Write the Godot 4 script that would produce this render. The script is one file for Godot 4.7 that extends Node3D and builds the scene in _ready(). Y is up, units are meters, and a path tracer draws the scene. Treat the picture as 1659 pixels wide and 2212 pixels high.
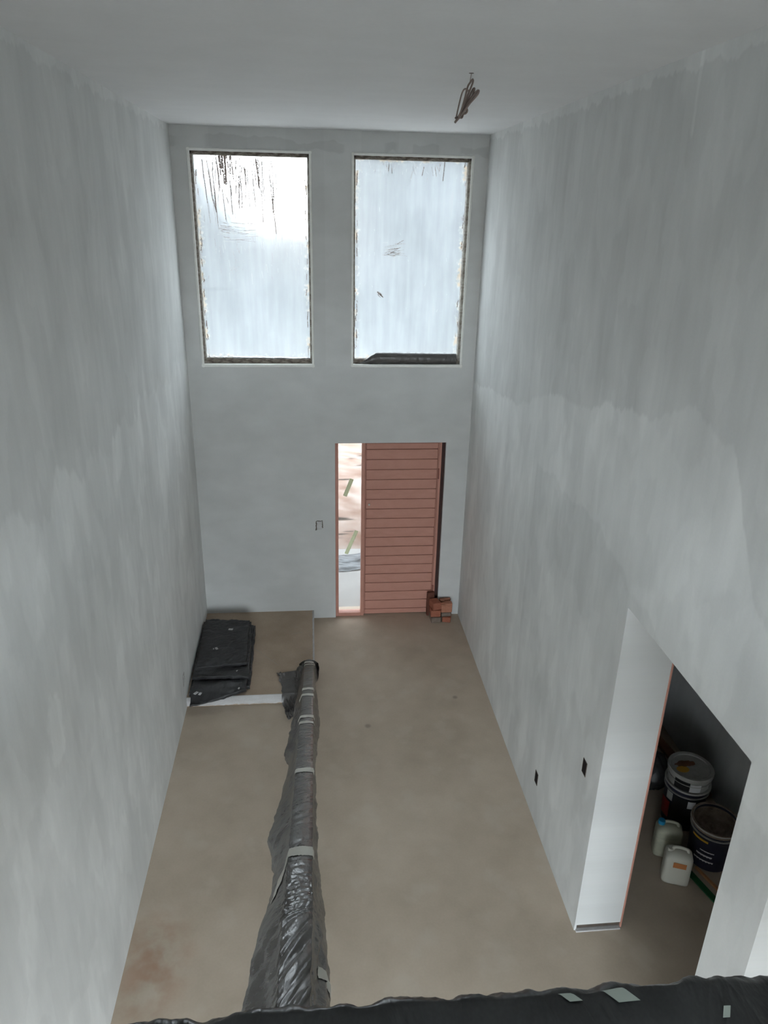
extends Node3D

const XR := 2.952      # inner face of the right wall
const H := 5.152       # ceiling height
const ZN := 9.6        # rear wall, behind the camera
const ZG := 8.3        # rear wall of the ground floor
const DOOR_T := 2.15
var M := {}
var taken := {}
var rng := RandomNumberGenerator.new()

# ------------------------------------------------------------------ helpers
func numbered(n: String) -> String:
	if not taken.has(n):
		taken[n] = 0
		return n
	taken[n] += 1
	return "%s_%03d" % [n, taken[n]]

func tag(o, label := "", category := "", group := "", kind := ""):
	if label: o.set_meta("label", label)
	if category: o.set_meta("category", category)
	if group: o.set_meta("group", group)
	if kind: o.set_meta("kind", kind)
	return o

func thing(called: String, label: String, category: String, at := Vector3.ZERO, turn := 0.0, group := "") -> Node3D:
	var o := Node3D.new()
	o.name = numbered(called)
	add_child(o)
	o.position = at
	o.rotation.y = turn
	tag(o, label, category, group)
	return o

func begin() -> SurfaceTool:
	var st := SurfaceTool.new()
	st.begin(Mesh.PRIMITIVE_TRIANGLES)
	return st

func put(called: String, mesh: Mesh, m: Material, parent: Node = null) -> MeshInstance3D:
	var o := MeshInstance3D.new()
	o.mesh = mesh
	o.material_override = m
	o.cast_shadow = GeometryInstance3D.SHADOW_CASTING_SETTING_ON
	if parent == null:
		o.name = numbered(called)
		add_child(o)
	else:
		o.name = called
		parent.add_child(o, true)
	return o

func struct(called: String, mesh: Mesh, m: Material, label := "", parent: Node = null) -> MeshInstance3D:
	var o := put(called, mesh, m, parent)
	if parent == null:
		tag(o, label, "", "", "structure")
	return o

# a flat convex face, turned away from "inside"; uv is the projection uo + (p.ua, p.va)
func face(st: SurfaceTool, pts: Array, inside: Vector3, ua := Vector3.ZERO, va := Vector3.ZERO, uo := Vector2.ZERO):
	var mid := Vector3.ZERO
	for p in pts: mid += p
	mid /= pts.size()
	var n: Vector3 = (pts[1] - pts[0]).cross(pts[2] - pts[0]).normalized()
	var order := range(pts.size())
	if n.dot(mid - inside) < 0:
		n = -n
	else:
		order.reverse()
	for k in range(1, pts.size() - 1):
		for j in [order[0], order[k], order[k + 1]]:
			var p: Vector3 = pts[j]
			st.set_normal(n)
			st.set_uv(Vector2(p.dot(ua), p.dot(va)) + uo)
			st.add_vertex(p)

func box(st: SurfaceTool, lo: Vector3, hi: Vector3, ua := Vector3.ZERO, va := Vector3.ZERO, uo := Vector2.ZERO):
	var c := (lo + hi) / 2
	var v := func(i, j, k): return Vector3(hi.x if i else lo.x, hi.y if j else lo.y, hi.z if k else lo.z)
	for s in [0, 1]:
		face(st, [v.call(s, 0, 0), v.call(s, 1, 0), v.call(s, 1, 1), v.call(s, 0, 1)], c, ua, va, uo)
		face(st, [v.call(0, s, 0), v.call(1, s, 0), v.call(1, s, 1), v.call(0, s, 1)], c, ua, va, uo)
		face(st, [v.call(0, 0, s), v.call(1, 0, s), v.call(1, 1, s), v.call(0, 1, s)], c, ua, va, uo)

# chamfered box
func cbox(st: SurfaceTool, at: Vector3, size: Vector3, ch: float, b := Basis()):
	var h := size / 2
	var corner := func(sx, sy, sz, which):
		var p := h
		if which != 0: p.x -= ch
		if which != 1: p.y -= ch
		if which != 2: p.z -= ch
		return at + b * Vector3(p.x * sx, p.y * sy, p.z * sz)
	for s in [-1, 1]:
		face(st, [corner.call(s, -1, -1, 0), corner.call(s, 1, -1, 0), corner.call(s, 1, 1, 0), corner.call(s, -1, 1, 0)], at)
		face(st, [corner.call(-1, s, -1, 1), corner.call(1, s, -1, 1), corner.call(1, s, 1, 1), corner.call(-1, s, 1, 1)], at)
		face(st, [corner.call(-1, -1, s, 2), corner.call(1, -1, s, 2), corner.call(1, 1, s, 2), corner.call(-1, 1, s, 2)], at)
		for t in [-1, 1]:
			face(st, [corner.call(s, t, -1, 0), corner.call(s, t, 1, 0), corner.call(s, t, 1, 1), corner.call(s, t, -1, 1)], at)
			face(st, [corner.call(s, -1, t, 0), corner.call(s, 1, t, 0), corner.call(s, 1, t, 2), corner.call(s, -1, t, 2)], at)
			face(st, [corner.call(-1, s, t, 1), corner.call(1, s, t, 1), corner.call(1, s, t, 2), corner.call(-1, s, t, 2)], at)
			for u in [-1, 1]:
				face(st, [corner.call(s, t, u, 0), corner.call(s, t, u, 1), corner.call(s, t, u, 2)], at)

func cmesh(size: Vector3, ch := 0.004, b := Basis(), at := Vector3.ZERO) -> ArrayMesh:
	var st := begin()
	cbox(st, at, size, ch, b)
	return st.commit()

func bmesh(lo: Vector3, hi: Vector3) -> ArrayMesh:
	var st := begin()
	box(st, lo, hi)
	return st.commit()

# a sheet or a tube of nu x nv cells from f(u, v); smooth
func grid(nu: int, nv: int, f: Callable, around := false) -> ArrayMesh:
	var st := begin()
	st.set_smooth_group(0)
	for j in nv + 1:
		for i in nu + 1:
			var u := float(i % nu if around else i) / nu
			st.set_uv(Vector2(float(i) / nu, float(j) / nv))
			st.add_vertex(f.call(u, float(j) / nv))
	for j in nv:
		for i in nu:
			var a := j * (nu + 1) + i
			for k in [a, a + 1, a + nu + 1, a + 1, a + nu + 2, a + nu + 1]:
				st.add_index(k)
	st.generate_normals()
	return st.commit()

func lathe(profile: Array, segs := 40, squash := 1.0) -> ArrayMesh:
	var n := profile.size()
	var st := begin()
	for j in n - 1:
		var p: Vector2 = profile[j]
		var q: Vector2 = profile[j + 1]
		var slope := Vector2(q.y - p.y, p.x - q.x).normalized()
		for i in segs:
			var a := TAU * i / segs
			var b := TAU * (i + 1) / segs
			var vv := []
			var nn := []
			for t in [[p, a], [p, b], [q, b], [q, a]]:
				vv.append(Vector3(t[0].x * cos(t[1]), t[0].y, t[0].x * sin(t[1]) * squash))
				nn.append(Vector3(slope.x * cos(t[1]), slope.y, slope.x * sin(t[1])))
			for k in [0, 1, 2, 0, 2, 3]:
				st.set_normal(nn[k])
				st.set_uv(Vector2(float(i) / segs, vv[k].y))
				st.add_vertex(vv[k])
	return st.commit()

func tube(path: Array, r: float, sides := 8) -> ArrayMesh:
	var c := Curve3D.new()
	for k in path.size():
		var t: Vector3 = (path[mini(k + 1, path.size() - 1)] - path[maxi(k - 1, 0)]) / 6.0
		c.add_point(path[k], -t, t)
	var pts := c.tessellate_even_length(4, 0.006)
	var n := pts.size()
	var f := func(u, v):
		var k: int = clampi(roundi(v * (n - 1)), 0, n - 1)
		var d := (pts[mini(k + 1, n - 1)] - pts[maxi(k - 1, 0)]).normalized()
		var a := d.cross(Vector3(0.31, 0.22, 0.92)).normalized()
		var b := d.cross(a)
		return pts[k] + (a * cos(u * TAU) + b * sin(u * TAU)) * r
	return grid(sides, n - 1, f, true)

func noise(s: int, freq: float, octaves := 3) -> FastNoiseLite:
	var n := FastNoiseLite.new()
	n.seed = s
	n.noise_type = FastNoiseLite.TYPE_SIMPLEX_SMOOTH
	n.frequency = freq
	n.fractal_octaves = octaves
	return n

func picture(w: int, h: int, f: Callable) -> ImageTexture:
	var data := PackedByteArray()
	data.resize(w * h * 4)
	var k := 0
	for y in h:
		for x in w:
			var c: Color = f.call((x + 0.5) / w, (y + 0.5) / h)
			data[k] = clampi(int(c.r * 255.0), 0, 255)
			data[k + 1] = clampi(int(c.g * 255.0), 0, 255)
			data[k + 2] = clampi(int(c.b * 255.0), 0, 255)
			data[k + 3] = clampi(int(c.a * 255.0), 0, 255)
			k += 4
	return ImageTexture.create_from_image(Image.create_from_data(w, h, false, Image.FORMAT_RGBA8, data))

func mat(c: Color, rough := 0.8, spec := 0.5, metal := 0.0) -> StandardMaterial3D:
	var m := StandardMaterial3D.new()
	m.albedo_color = c
	m.roughness = rough
	m.metallic_specular = spec
	m.metallic = metal
	m.cull_mode = BaseMaterial3D.CULL_DISABLED
	return m

# speckled matter, in the object's own axes
func mottled(a: Color, b: Color, scale: float, rough := 0.85, s := 1, spec := 0.4) -> StandardMaterial3D:
	var n := noise(s, 0.02, 4)
	var fine := noise(s + 7, 0.2, 2)
	var m := mat(Color.WHITE, rough, spec)
	m.albedo_texture = picture(160, 160, func(u, v):
		var p := Vector3(cos(u * TAU), sin(u * TAU), cos(v * TAU)) * 25.0
		var q := sin(v * TAU) * 25.0
		var t := 0.5 + 0.6 * n.get_noise_3d(p.x + q, p.y - q, p.z + 2.0 * q) + 0.25 * fine.get_noise_2d(u * 160, v * 160)
		return a.lerp(b, clampf(t, 0, 1)))
	m.uv1_triplanar = true
	m.uv1_scale = Vector3.ONE * scale
	return m

func curve_at(t: Array, x: float) -> float:
	if x <= t[0][0]: return t[0][1]
	for k in t.size() - 1:
		if x <= t[k + 1][0]:
			var s: float = (x - t[k][0]) / (t[k + 1][0] - t[k][0])
			s = s * s * (3 - 2 * s)
			return lerpf(t[k][1], t[k + 1][1], s)
	return t[-1][1]

# ------------------------------------------------------------------ scene
func _ready():
	rng.seed = 11
	view_and_light()
	materials()
	shell()
	rooms_behind()
	windows()
	entrance()
	outside()
	stair_beam()
	folded_sheet()
	edge_sheet()
	brick_heap()
	store_room_things()
	wall_boxes()
	ceiling_wires()

func view_and_light():
	var cam := Camera3D.new()
	cam.name = "camera"
	cam.fov = 69.654
	cam.near = 0.05
	cam.far = 400.0
	cam.transform = Transform3D(Basis(Vector3(0.99529063, 0.02106339, 0.0946197), Vector3(0.01668155, 0.92432718, -0.38123615), Vector3(-0.09548969, 0.38101917, 0.91962281)), Vector3(1.24423, 4.49143, 7.60102))
	add_child(cam)
	cam.current = true
	var sky_m := ProceduralSkyMaterial.new()
	sky_m.sky_top_color = Color(0.88, 0.93, 0.965)
	sky_m.sky_horizon_color = Color(0.945, 0.975, 0.995)
	sky_m.sky_energy_multiplier = 1.0
	sky_m.ground_bottom_color = Color(0.45, 0.42, 0.4)
	sky_m.ground_horizon_color = Color(0.6, 0.58, 0.56)
	sky_m.ground_energy_multiplier = 1.0
	var sky := Sky.new()
	sky.sky_material = sky_m
	var e := Environment.new()
	e.background_mode = Environment.BG_SKY
	e.sky = sky
	e.tonemap_mode = Environment.TONE_MAPPER_LINEAR
	e.tonemap_exposure = 13.8
	e.sdfgi_enabled = true
	e.ssao_enabled = true
	e.ssil_enabled = true
	var w := WorldEnvironment.new()
	w.name = "environment"
	w.environment = e
	add_child(w)

# ------------------------------------------------------------------ materials
func wall_picture(w: int, h: int, lu: float, lv: float, f: Callable) -> StandardMaterial3D:
	var m := mat(Color.WHITE, 0.9, 0.3)
	m.albedo_texture = picture(w, h, func(u, v):
		var t: float = f.call(u * lu, (1.0 - v) * lv)
		return Color(t, t * 1.004, t * 0.996))
	return m

func materials():
	var streak := noise(3, 1.0, 3)
	var cloud := noise(5, 1.0, 4)
	var grain := noise(8, 1.0, 2)
	var rag := noise(9, 1.0, 4)
	# cement putty drawn down with a trowel: streaks run down the wall, the coats overlap with torn edges
	var trowel := func(a: float, y: float, k: float) -> float:
		return k + 0.026 * streak.get_noise_2d(a * 3.6, y * 0.8) + 0.012 * streak.get_noise_2d(a * 11.0 + 40.0, y * 1.6) + 0.040 * cloud.get_noise_2d(a * 1.5, y * 1.0) + 0.016 * smoothstep(0.05, 0.16, rag.get_noise_2d(a * 2.6 + 70.0, y * 1.1 + 5.0)) + 0.007 * grain.get_noise_2d(a * 60.0, y * 60.0)
	var top_lap := func(a: float, y: float) -> float:   # ceiling paint lapped over the top of the wall
		var edge: float = H - 0.055 - 0.05 * rag.get_noise_2d(a * 4.0, 0.0) - 0.02 * rag.get_noise_2d(a * 18.0, 9.0)
		return smoothstep(edge - 0.008, edge + 0.008, y)
	M.wall_left = wall_picture(1024, 860, 6.0, H, func(z, y):
		var t: float = trowel.call(z, y, 0.83)
		var b: float = 3.03 + 0.035 * z + 0.22 * rag.get_noise_2d(z * 1.5, 3.0) + 0.09 * rag.get_noise_2d(z * 6.0, 1.0)
		var low := 1.0 - smoothstep(b - 0.025, b + 0.025, y)
		t += 0.026 * low + 0.024 * low * smoothstep(0.1, 0.3, rag.get_noise_2d(z * 1.6 + 9.0, y * 0.9))
		var d := Vector2((z - 4.6) / 0.10, (y - 2.14) / 0.2)
		t += 0.035 * (1.0 - smoothstep(0.8, 1.1, d.length() + 0.35 * rag.get_noise_2d(z * 8.0, y * 6.0)))
		return t + 0.035 * float(top_lap.call(z, y)))
	M.wall_right = wall_picture(1024, 860, 6.0, H, func(z, y):
		var t: float = trowel.call(z + 20.0, y, 0.815)
		var b := curve_at([[0.0, 2.82], [1.5, 2.98], [2.9, 3.33], [4.0, 3.52], [4.5, 3.66], [4.85, 3.62], [5.3, 3.05], [5.71, 2.8], [6.0, 2.75]], z)
		b += 0.05 * rag.get_noise_2d(z * 2.5, 4.0) + 0.03 * rag.get_noise_2d(z * 12.0, 2.0)
		var low := 1.0 - smoothstep(b - 0.012, b + 0.02, y)
		t += 0.032 * low + 0.024 * low * smoothstep(0.0, 0.2, rag.get_noise_2d(z * 1.2 + 3.0, y * 0.8))
		# the pier between crease and opening got a thinner last coat
		var pier := smoothstep(2.39, 2.41, z) * (1.0 - smoothstep(2.72, 2.76, y + 0.25 * maxf(0.0, z - 3.7) + 0.08 * rag.get_noise_2d(z * 3.0, y)))
		t -= 0.028 * pier
		# drips and splashes of white paint
		t += 0.05 * (1.0 - smoothstep(0.010, 0.022, absf(z - 4.06 - 0.02 * (5.1 - y)))) * smoothstep(4.8, 4.84, y) * (0.6 + 0.8 * streak.get_noise_2d(z * 60.0, y * 3.0))
		return t + 0.045 * float(top_lap.call(z + 3.0, y)))
	M.wall_back = wall_picture(640, 1024, XR, H, func(x, y):
		var t := 0.80 + 0.02 * cloud.get_noise_2d(x * 2.2, y * 2.2) + 0.014 * streak.get_noise_2d(x * 2.0, y * 5.0) + 0.006 * grain.get_noise_2d(x * 60.0, y * 60.0)
		var b := 5.02 + 0.05 * rag.get_noise_2d(x * 3.0, 8.0)
		var thick := 0.045 + 0.05 * rag.get_noise_2d(x * 2.0, 14.0)
		t -= 0.04 * (1.0 - smoothstep(thick - 0.006, thick + 0.006, absf(y - b))) * smoothstep(0.0, 0.1, rag.get_noise_2d(x * 1.4, 30.0) + 0.12)
		if y > 2.98: t += 0.012 * signf(sin(x * 9.0)) * 0.5
		return t)
	M.plaster = wall_picture(256, 256, 2.0, 2.0, func(a, y): return trowel.call(a, y, 0.83))
	M.plaster.uv1_triplanar = true
	M.plaster.uv1_scale = Vector3.ONE * 0.5
	M.ceiling = mat(Color.WHITE, 0.9, 0.3)
	M.ceiling.albedo_texture = picture(512, 512, func(u, v):
		var t := 0.86 + 0.012 * cloud.get_noise_2d(u * 9.0, v * 14.0) + 0.005 * grain.get_noise_2d(u * 160.0, v * 160.0)
		return Color(t, t, t))
	M.floor = mat(Color.WHITE, 0.85, 0.35)
	M.floor.albedo_texture = picture(900, 1600, func(u, v):
		var x: float = u * 4.7
		var z: float = v * 8.0
		var t := 0.5 + 0.55 * cloud.get_noise_2d(x * 0.9, z * 0.9) + 0.35 * cloud.get_noise_2d(x * 3.2 + 7.0, z * 3.2) + 0.12 * grain.get_noise_2d(x * 45.0, z * 45.0)
		var c := Color(0.69, 0.633, 0.565).lerp(Color(0.768, 0.71, 0.64), clampf(t, 0.0, 1.0))
		# dry pale dust and brick-red dirt
		var dust := smoothstep(0.15, 0.6, rag.get_noise_2d(x * 2.5 + 50.0, z * 2.5)) * 0.25
		c = c.lerp(Color(0.79, 0.755, 0.70), dust)
		var red := (1.0 - smoothstep(0.0, 0.55, Vector2((x - 0.18) * 1.6, z - 4.25).length())) * clampf(0.55 + 1.2 * rag.get_noise_2d(x * 5.0, z * 5.0), 0.0, 1.0)
		c = c.lerp(Color(0.63, 0.47, 0.38), 0.55 * red)
		var spot := (1.0 - smoothstep(0.012, 0.04, Vector2(x - 1.72, z - 2.0).length())) + (1.0 - smoothstep(0.01, 0.035, Vector2(x - 2.62, z - 1.62).length()))
		return c.lerp(Color(0.47, 0.44, 0.40), 0.45 * clampf(spot, 0.0, 1.0)))
	M.platform = mat(Color.WHITE, 0.8, 0.4)
	M.platform.albedo_texture = picture(384, 480, func(u, v):
		var x: float = u * 1.23
		var z: float = v * 1.61
		var t := 0.5 + 0.6 * cloud.get_noise_2d(x * 2.5 + 3.0, z * 2.5) + 0.2 * grain.get_noise_2d(x * 50.0, z * 50.0)
		var c := Color(0.645, 0.575, 0.50).lerp(Color(0.715, 0.645, 0.57), clampf(t, 0.0, 1.0))
		var line := absf((z - 0.72) - (x - 0.55) * 1.25) 
		if x > 0.6 and x < 0.86: c = c.lerp(Color(0.66, 0.62, 0.57), 0.6 * (1.0 - smoothstep(0.004, 0.01, line)))
		var l2 := absf((z - 0.47) - 0.25 * sin((x - 0.6) * 6.0) * 0.2)
		if x > 0.98 and x < 1.1: c = c.lerp(Color(0.68, 0.64, 0.6), 0.5 * (1.0 - smoothstep(0.004, 0.012, l2)))
		return c.lerp(Color(0.7, 0.66, 0.62), 0.25 * smoothstep(0.42, 0.55, rag.get_noise_2d(x * 14.0, z * 14.0))))
	M.white_edge = mottled(Color(0.80, 0.80, 0.80), Color(0.70, 0.69, 0.68), 2.0, 0.9, 21)
	M.mortar = mottled(Color(0.30, 0.27, 0.25), Color(0.42, 0.38, 0.34), 5.0, 0.95, 23)
	M.trim = mottled(Color(0.95, 0.95, 0.93), Color(0.88, 0.88, 0.86), 3.0, 0.7, 25)
	M.grime = mottled(Color(0.22, 0.18, 0.15), Color(0.66, 0.63, 0.59), 5.0, 0.8, 27)
	M.window_bar = mottled(Color(0.40, 0.36, 0.32), Color(0.78, 0.77, 0.74), 4.0, 0.6, 29)
	M.primer = mottled(Color(0.73, 0.53, 0.47), Color(0.77, 0.57, 0.51), 2.0, 0.55, 31)
	M.primer_dark = mottled(Color(0.52, 0.33, 0.29), Color(0.58, 0.38, 0.33), 2.0, 0.6, 33)
	M.gap = mat(Color(0.30, 0.23, 0.22), 0.9, 0.2)
	M.brick_dark = mottled(Color(0.36, 0.22, 0.18), Color(0.44, 0.28, 0.23), 7.0, 0.9, 57)
	M.hole = mat(Color(0.15, 0.135, 0.135), 0.9, 0.2)
	M.chrome = mat(Color(0.8, 0.8, 0.8), 0.25, 0.5, 1.0)
	M.glass = mat(Color(0.6, 0.62, 0.6, 0.25), 0.02, 0.5)
	M.glass.transparency = BaseMaterial3D.TRANSPARENCY_ALPHA
	M.ripple_glass = mat(Color(1, 1, 1, 0.0), 0.14, 0.3)
	M.ripple_glass.refraction_enabled = true
	M.ripple_glass.refraction_scale = 0.05
	M.tape = mat(Color(0.77, 0.76, 0.72), 0.55, 0.5)
	M.tape_old = mat(Color(0.52, 0.545, 0.515), 0.6, 0.4)
	M.film_tape = mat(Color(0.80, 0.82, 0.72), 0.6, 0.4)
	M.film_tape.backlight_enabled = true
	M.film_tape.backlight = Color(0.9, 0.92, 0.84)
	M.black = plastic(Color(0.075, 0.078, 0.078), 0.30, 41)
	M.black_dull = plastic(Color(0.125, 0.125, 0.13), 0.45, 43)
	M.black_brown = plastic(Color(0.285, 0.275, 0.265), 0.27, 45)
	M.copper_grey = mat(Color(0.50, 0.44, 0.41), 0.55, 0.5)
	M.brick = mottled(Color(0.55, 0.33, 0.26), Color(0.66, 0.43, 0.34), 7.0, 0.9, 51)
	M.brick_pale = mottled(Color(0.65, 0.44, 0.35), Color(0.72, 0.51, 0.42), 7.0, 0.9, 53)
	M.brick_grey = mottled(Color(0.44, 0.39, 0.35), Color(0.52, 0.47, 0.43), 7.0, 0.95, 55)
	M.bucket_white = mottled(Color(0.72, 0.72, 0.70), Color(0.60, 0.59, 0.56), 3.0, 0.45, 61)
	M.bucket_navy = mottled(Color(0.12, 0.12, 0.17), Color(0.18, 0.18, 0.25), 3.0, 0.4, 63)
	M.bucket_black = mat(Color(0.10, 0.10, 0.11), 0.4)
	M.red = mat(Color(0.62, 0.08, 0.10), 0.45)
	M.cement_crust = mottled(Color(0.36, 0.29, 0.24), Color(0.66, 0.62, 0.57), 4.0, 0.95, 65)
	M.label_white = mat(Color(0.82, 0.82, 0.82), 0.5)
	M.can = mat(Color(0.86, 0.85, 0.80), 0.4)
	M.can.backlight_enabled = true
	M.can.backlight = Color(0.35, 0.34, 0.30)
	M.can_old = mottled(Color(0.74, 0.74, 0.66), Color(0.62, 0.62, 0.55), 3.0, 0.5, 67)
	M.blue = mat(Color(0.10, 0.50, 0.66), 0.4)
	M.orange_print = mat(Color(0.78, 0.50, 0.30), 0.6)
	M.yellow = mat(Color(0.80, 0.62, 0.20), 0.5)
	M.green = mat(Color(0.06, 0.36, 0.20), 0.5)
	M.wood = mottled(Color(0.62, 0.45, 0.30), Color(0.72, 0.56, 0.39), 4.0, 0.8, 69)
	M.wood_dark = mottled(Color(0.42, 0.29, 0.21), Color(0.52, 0.37, 0.28), 4.0, 0.8, 71)
	M.steel = mottled(Color(0.30, 0.28, 0.27), Color(0.40, 0.36, 0.33), 3.0, 0.5, 73)

func plastic(c: Color, rough: float, s: int) -> StandardMaterial3D:
	var m := mottled(c, c.lightened(0.10), 2.5, rough, s, 0.5)
	var n := noise(s + 100, 0.03, 4)
	n.fractal_type = FastNoiseLite.FRACTAL_RIDGED
	m.heightmap_enabled = true
	m.heightmap_scale = 0.25
	m.heightmap_texture = picture(256, 256, func(u, v):
		var t := 0.5 + 0.5 * n.get_noise_3d(60.0 * cos(u * TAU), 60.0 * sin(u * TAU) + 25.0 * cos(v * TAU), 25.0 * sin(v * TAU))
		return Color(t, t, t))
	return m

# ------------------------------------------------------------------ the room
func shell():
	var k := Vector2(1.0 / 4.7, 1.0 / 8.0)
	var st := begin()
	box(st, Vector3(-0.2, -0.12, -0.0), Vector3(4.75, 0, ZG + 0.2), Vector3(k.x, 0, 0), Vector3(0, 0, k.y))
	struct("floor", st.commit(), M.floor, "beige cement screed floor of the tall hall")
	st = begin()
	box(st, Vector3(-0.2, H, -0.2), Vector3(4.75, H + 0.2, ZN + 0.2), Vector3(0.2, 0, 0), Vector3(0, 0, 0.2))
	struct("ceiling", st.commit(), M.ceiling, "smooth white painted ceiling above the tall hall")
	st = begin()
	var ua := Vector3(0, 0, 1.0 / 6.0)
	var va := Vector3(0, -1.0 / H, 0)
	box(st, Vector3(-0.2, -0.12, -0.2), Vector3(0, H, ZN + 0.2), ua, va, Vector2(0, 1))
	struct("wall_left", st.commit(), M.wall_left, "grey cement puttied wall on the left with trowel streaks")
	# right wall with the doorway to the store room
	st = begin()
	var parts := [[Vector3(XR, 0, 0), Vector3(3.28, 2.5, 4.12)], [Vector3(XR, 0.05, 4.12), Vector3(3.28, 2.5, 4.22)], [Vector3(XR, 0, 4.12), Vector3(XR + 0.015, 0.05, 4.218)], [Vector3(XR, 2.5, 0), Vector3(3.28, H, ZN)], [Vector3(XR, 0, 5.44), Vector3(3.28, 2.5, 5.71)]]
	for p in parts: box(st, p[0], p[1], ua, va, Vector2(0, 1))
	var w := struct("wall_right", st.commit(), M.wall_right, "grey cement puttied wall on the right with a doorway")
	struct("wall_base", bmesh(Vector3(XR + 0.012, 0, 4.1), Vector3(3.274, 0.05, 4.212)), M.mortar, "", w)
	struct("plaster_drip", bmesh(Vector3(XR + 0.01, 0, 4.2), Vector3(3.27, 0.012, 4.236)), M.white_edge, "", w)
	struct("jamb_strip", cmesh(Vector3(0.012, 2.49, 0.02), 0.003, Basis(), Vector3(3.276, 1.25, 4.216)), M.primer, "", w)
	# wall with the windows and the entrance
	st = begin()
	ua = Vector3(1.0 / XR, 0, 0)
	var xs := [0.0, 0.158, 1.269, 1.665, 2.805, XR]
	for r in [[-0.2, 2.979, 0.0, 4.958, 0], [0.0, 4.958, XR + 0.33, H, 0], [0.0, 2.979, 0.158, 4.958, 0], [1.269, 2.979, 1.665, 4.958, 0], [2.805, 2.979, XR + 0.33, 4.958, 0], [0.0, DOOR_T, XR + 0.33, 2.979, 0], [0.0, -0.12, 1.488, DOOR_T, 0], [2.70, -0.12, XR + 0.33, DOOR_T, 0]]:
		if r[0] < 0: continue
		box(st, Vector3(r[0], r[1], -0.2), Vector3(r[2], r[3], 0), ua, va, Vector2(0, 1))
	struct("wall_back", st.commit(), M.wall_back, "grey puttied wall with two windows and the entrance door")
	st = begin()
	box(st, Vector3(1.48, -0.12, -0.25), Vector3(2.71, 0.0, 0))
	struct("trim_1", st.commit(), M.floor, "cement threshold under the entrance door")
	# raised landing in the corner
	st = begin()
	box(st, Vector3(0, 0, 0), Vector3(1.225, 0.105, 1.6), Vector3(1 / 1.23, 0, 0), Vector3(0, 0, 1 / 1.61))
	var pf := struct("floor_platform", st.commit(), M.platform, "low brown cement landing raised in the corner")
	var jag := noise(77, 3.0, 3)
	# plastered rim of the landing, its lower edge uneven
	var front := grid(60, 2, func(u, v): return Vector3(u * 1.228, 0.1055 if v < 0.4 else (0.106 if v < 0.7 else 0.012 + 0.012 * jag.get_noise_1d(u * 9.0)), 1.592 if v < 0.4 else 1.606))
	struct("plaster_front", front, M.white_edge, "", pf)
	var side := grid(60, 3, func(u, v): return Vector3([1.212, 1.2135, 1.231, 1.231][int(v * 3.01)] + (0.006 * jag.get_noise_1d(u * 14.0 + 4.0) if v < 0.2 else 0.0), [0.1055, 0.107, 0.106, 0.0][int(v * 3.01)], u * 1.6))
	struct("plaster_side", side, M.white_edge, "", pf)

func rooms_behind():
	# upper floor slab under the camera
	struct("floor_upper", bmesh(Vector3(0, 2.76, 6.64), Vector3(XR, 2.96, ZN)), M.plaster, "upper floor slab at the edge of the void")
	# store room behind the right wall, and the outer wall
	struct("wall_store_outer", bmesh(Vector3(4.52, -0.12, -0.2), Vector3(4.75, H, ZN + 0.2)), M.plaster, "bare wall of the dark store room")
	struct("wall_store_far", bmesh(Vector3(3.28, 0, 1.5), Vector3(4.52, 2.6, 1.6)), M.plaster, "far wall of the dark store room")
	struct("wall_store_near", bmesh(Vector3(3.28, 0, 5.56), Vector3(4.52, 2.6, 5.71)), M.plaster, "near wall of the dark store room")
	struct("ceiling_store", bmesh(Vector3(3.28, 2.6, 1.5), Vector3(4.52, 2.75, ZN)), M.plaster, "ceiling of the dark store room")
	# rear wall of the house: a wide opening on each floor lets the daylight in
	var st := begin()
	for r in [[-0.2, 2.76, 4.75, 3.0], [-0.2, 3.0, 0.15, 4.4], [2.8, 3.0, 4.75, 4.4], [-0.2, 4.4, 4.75, H]]:
		box(st, Vector3(r[0], r[1], ZN), Vector3(r[2], r[3], ZN + 0.2))
	# the ground floor ends earlier, in a wide opening to the garden
	for r in [[-0.2, -0.12, 0.2, 2.76], [2.75, -0.12, 4.75, 2.76], [0.2, 2.35, 2.75, 2.76]]:
		box(st, Vector3(r[0], r[1], ZG), Vector3(r[2], r[3], ZG + 0.2))
	struct("wall_rear", st.commit(), M.plaster, "rear wall with an opening on each floor")

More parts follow.
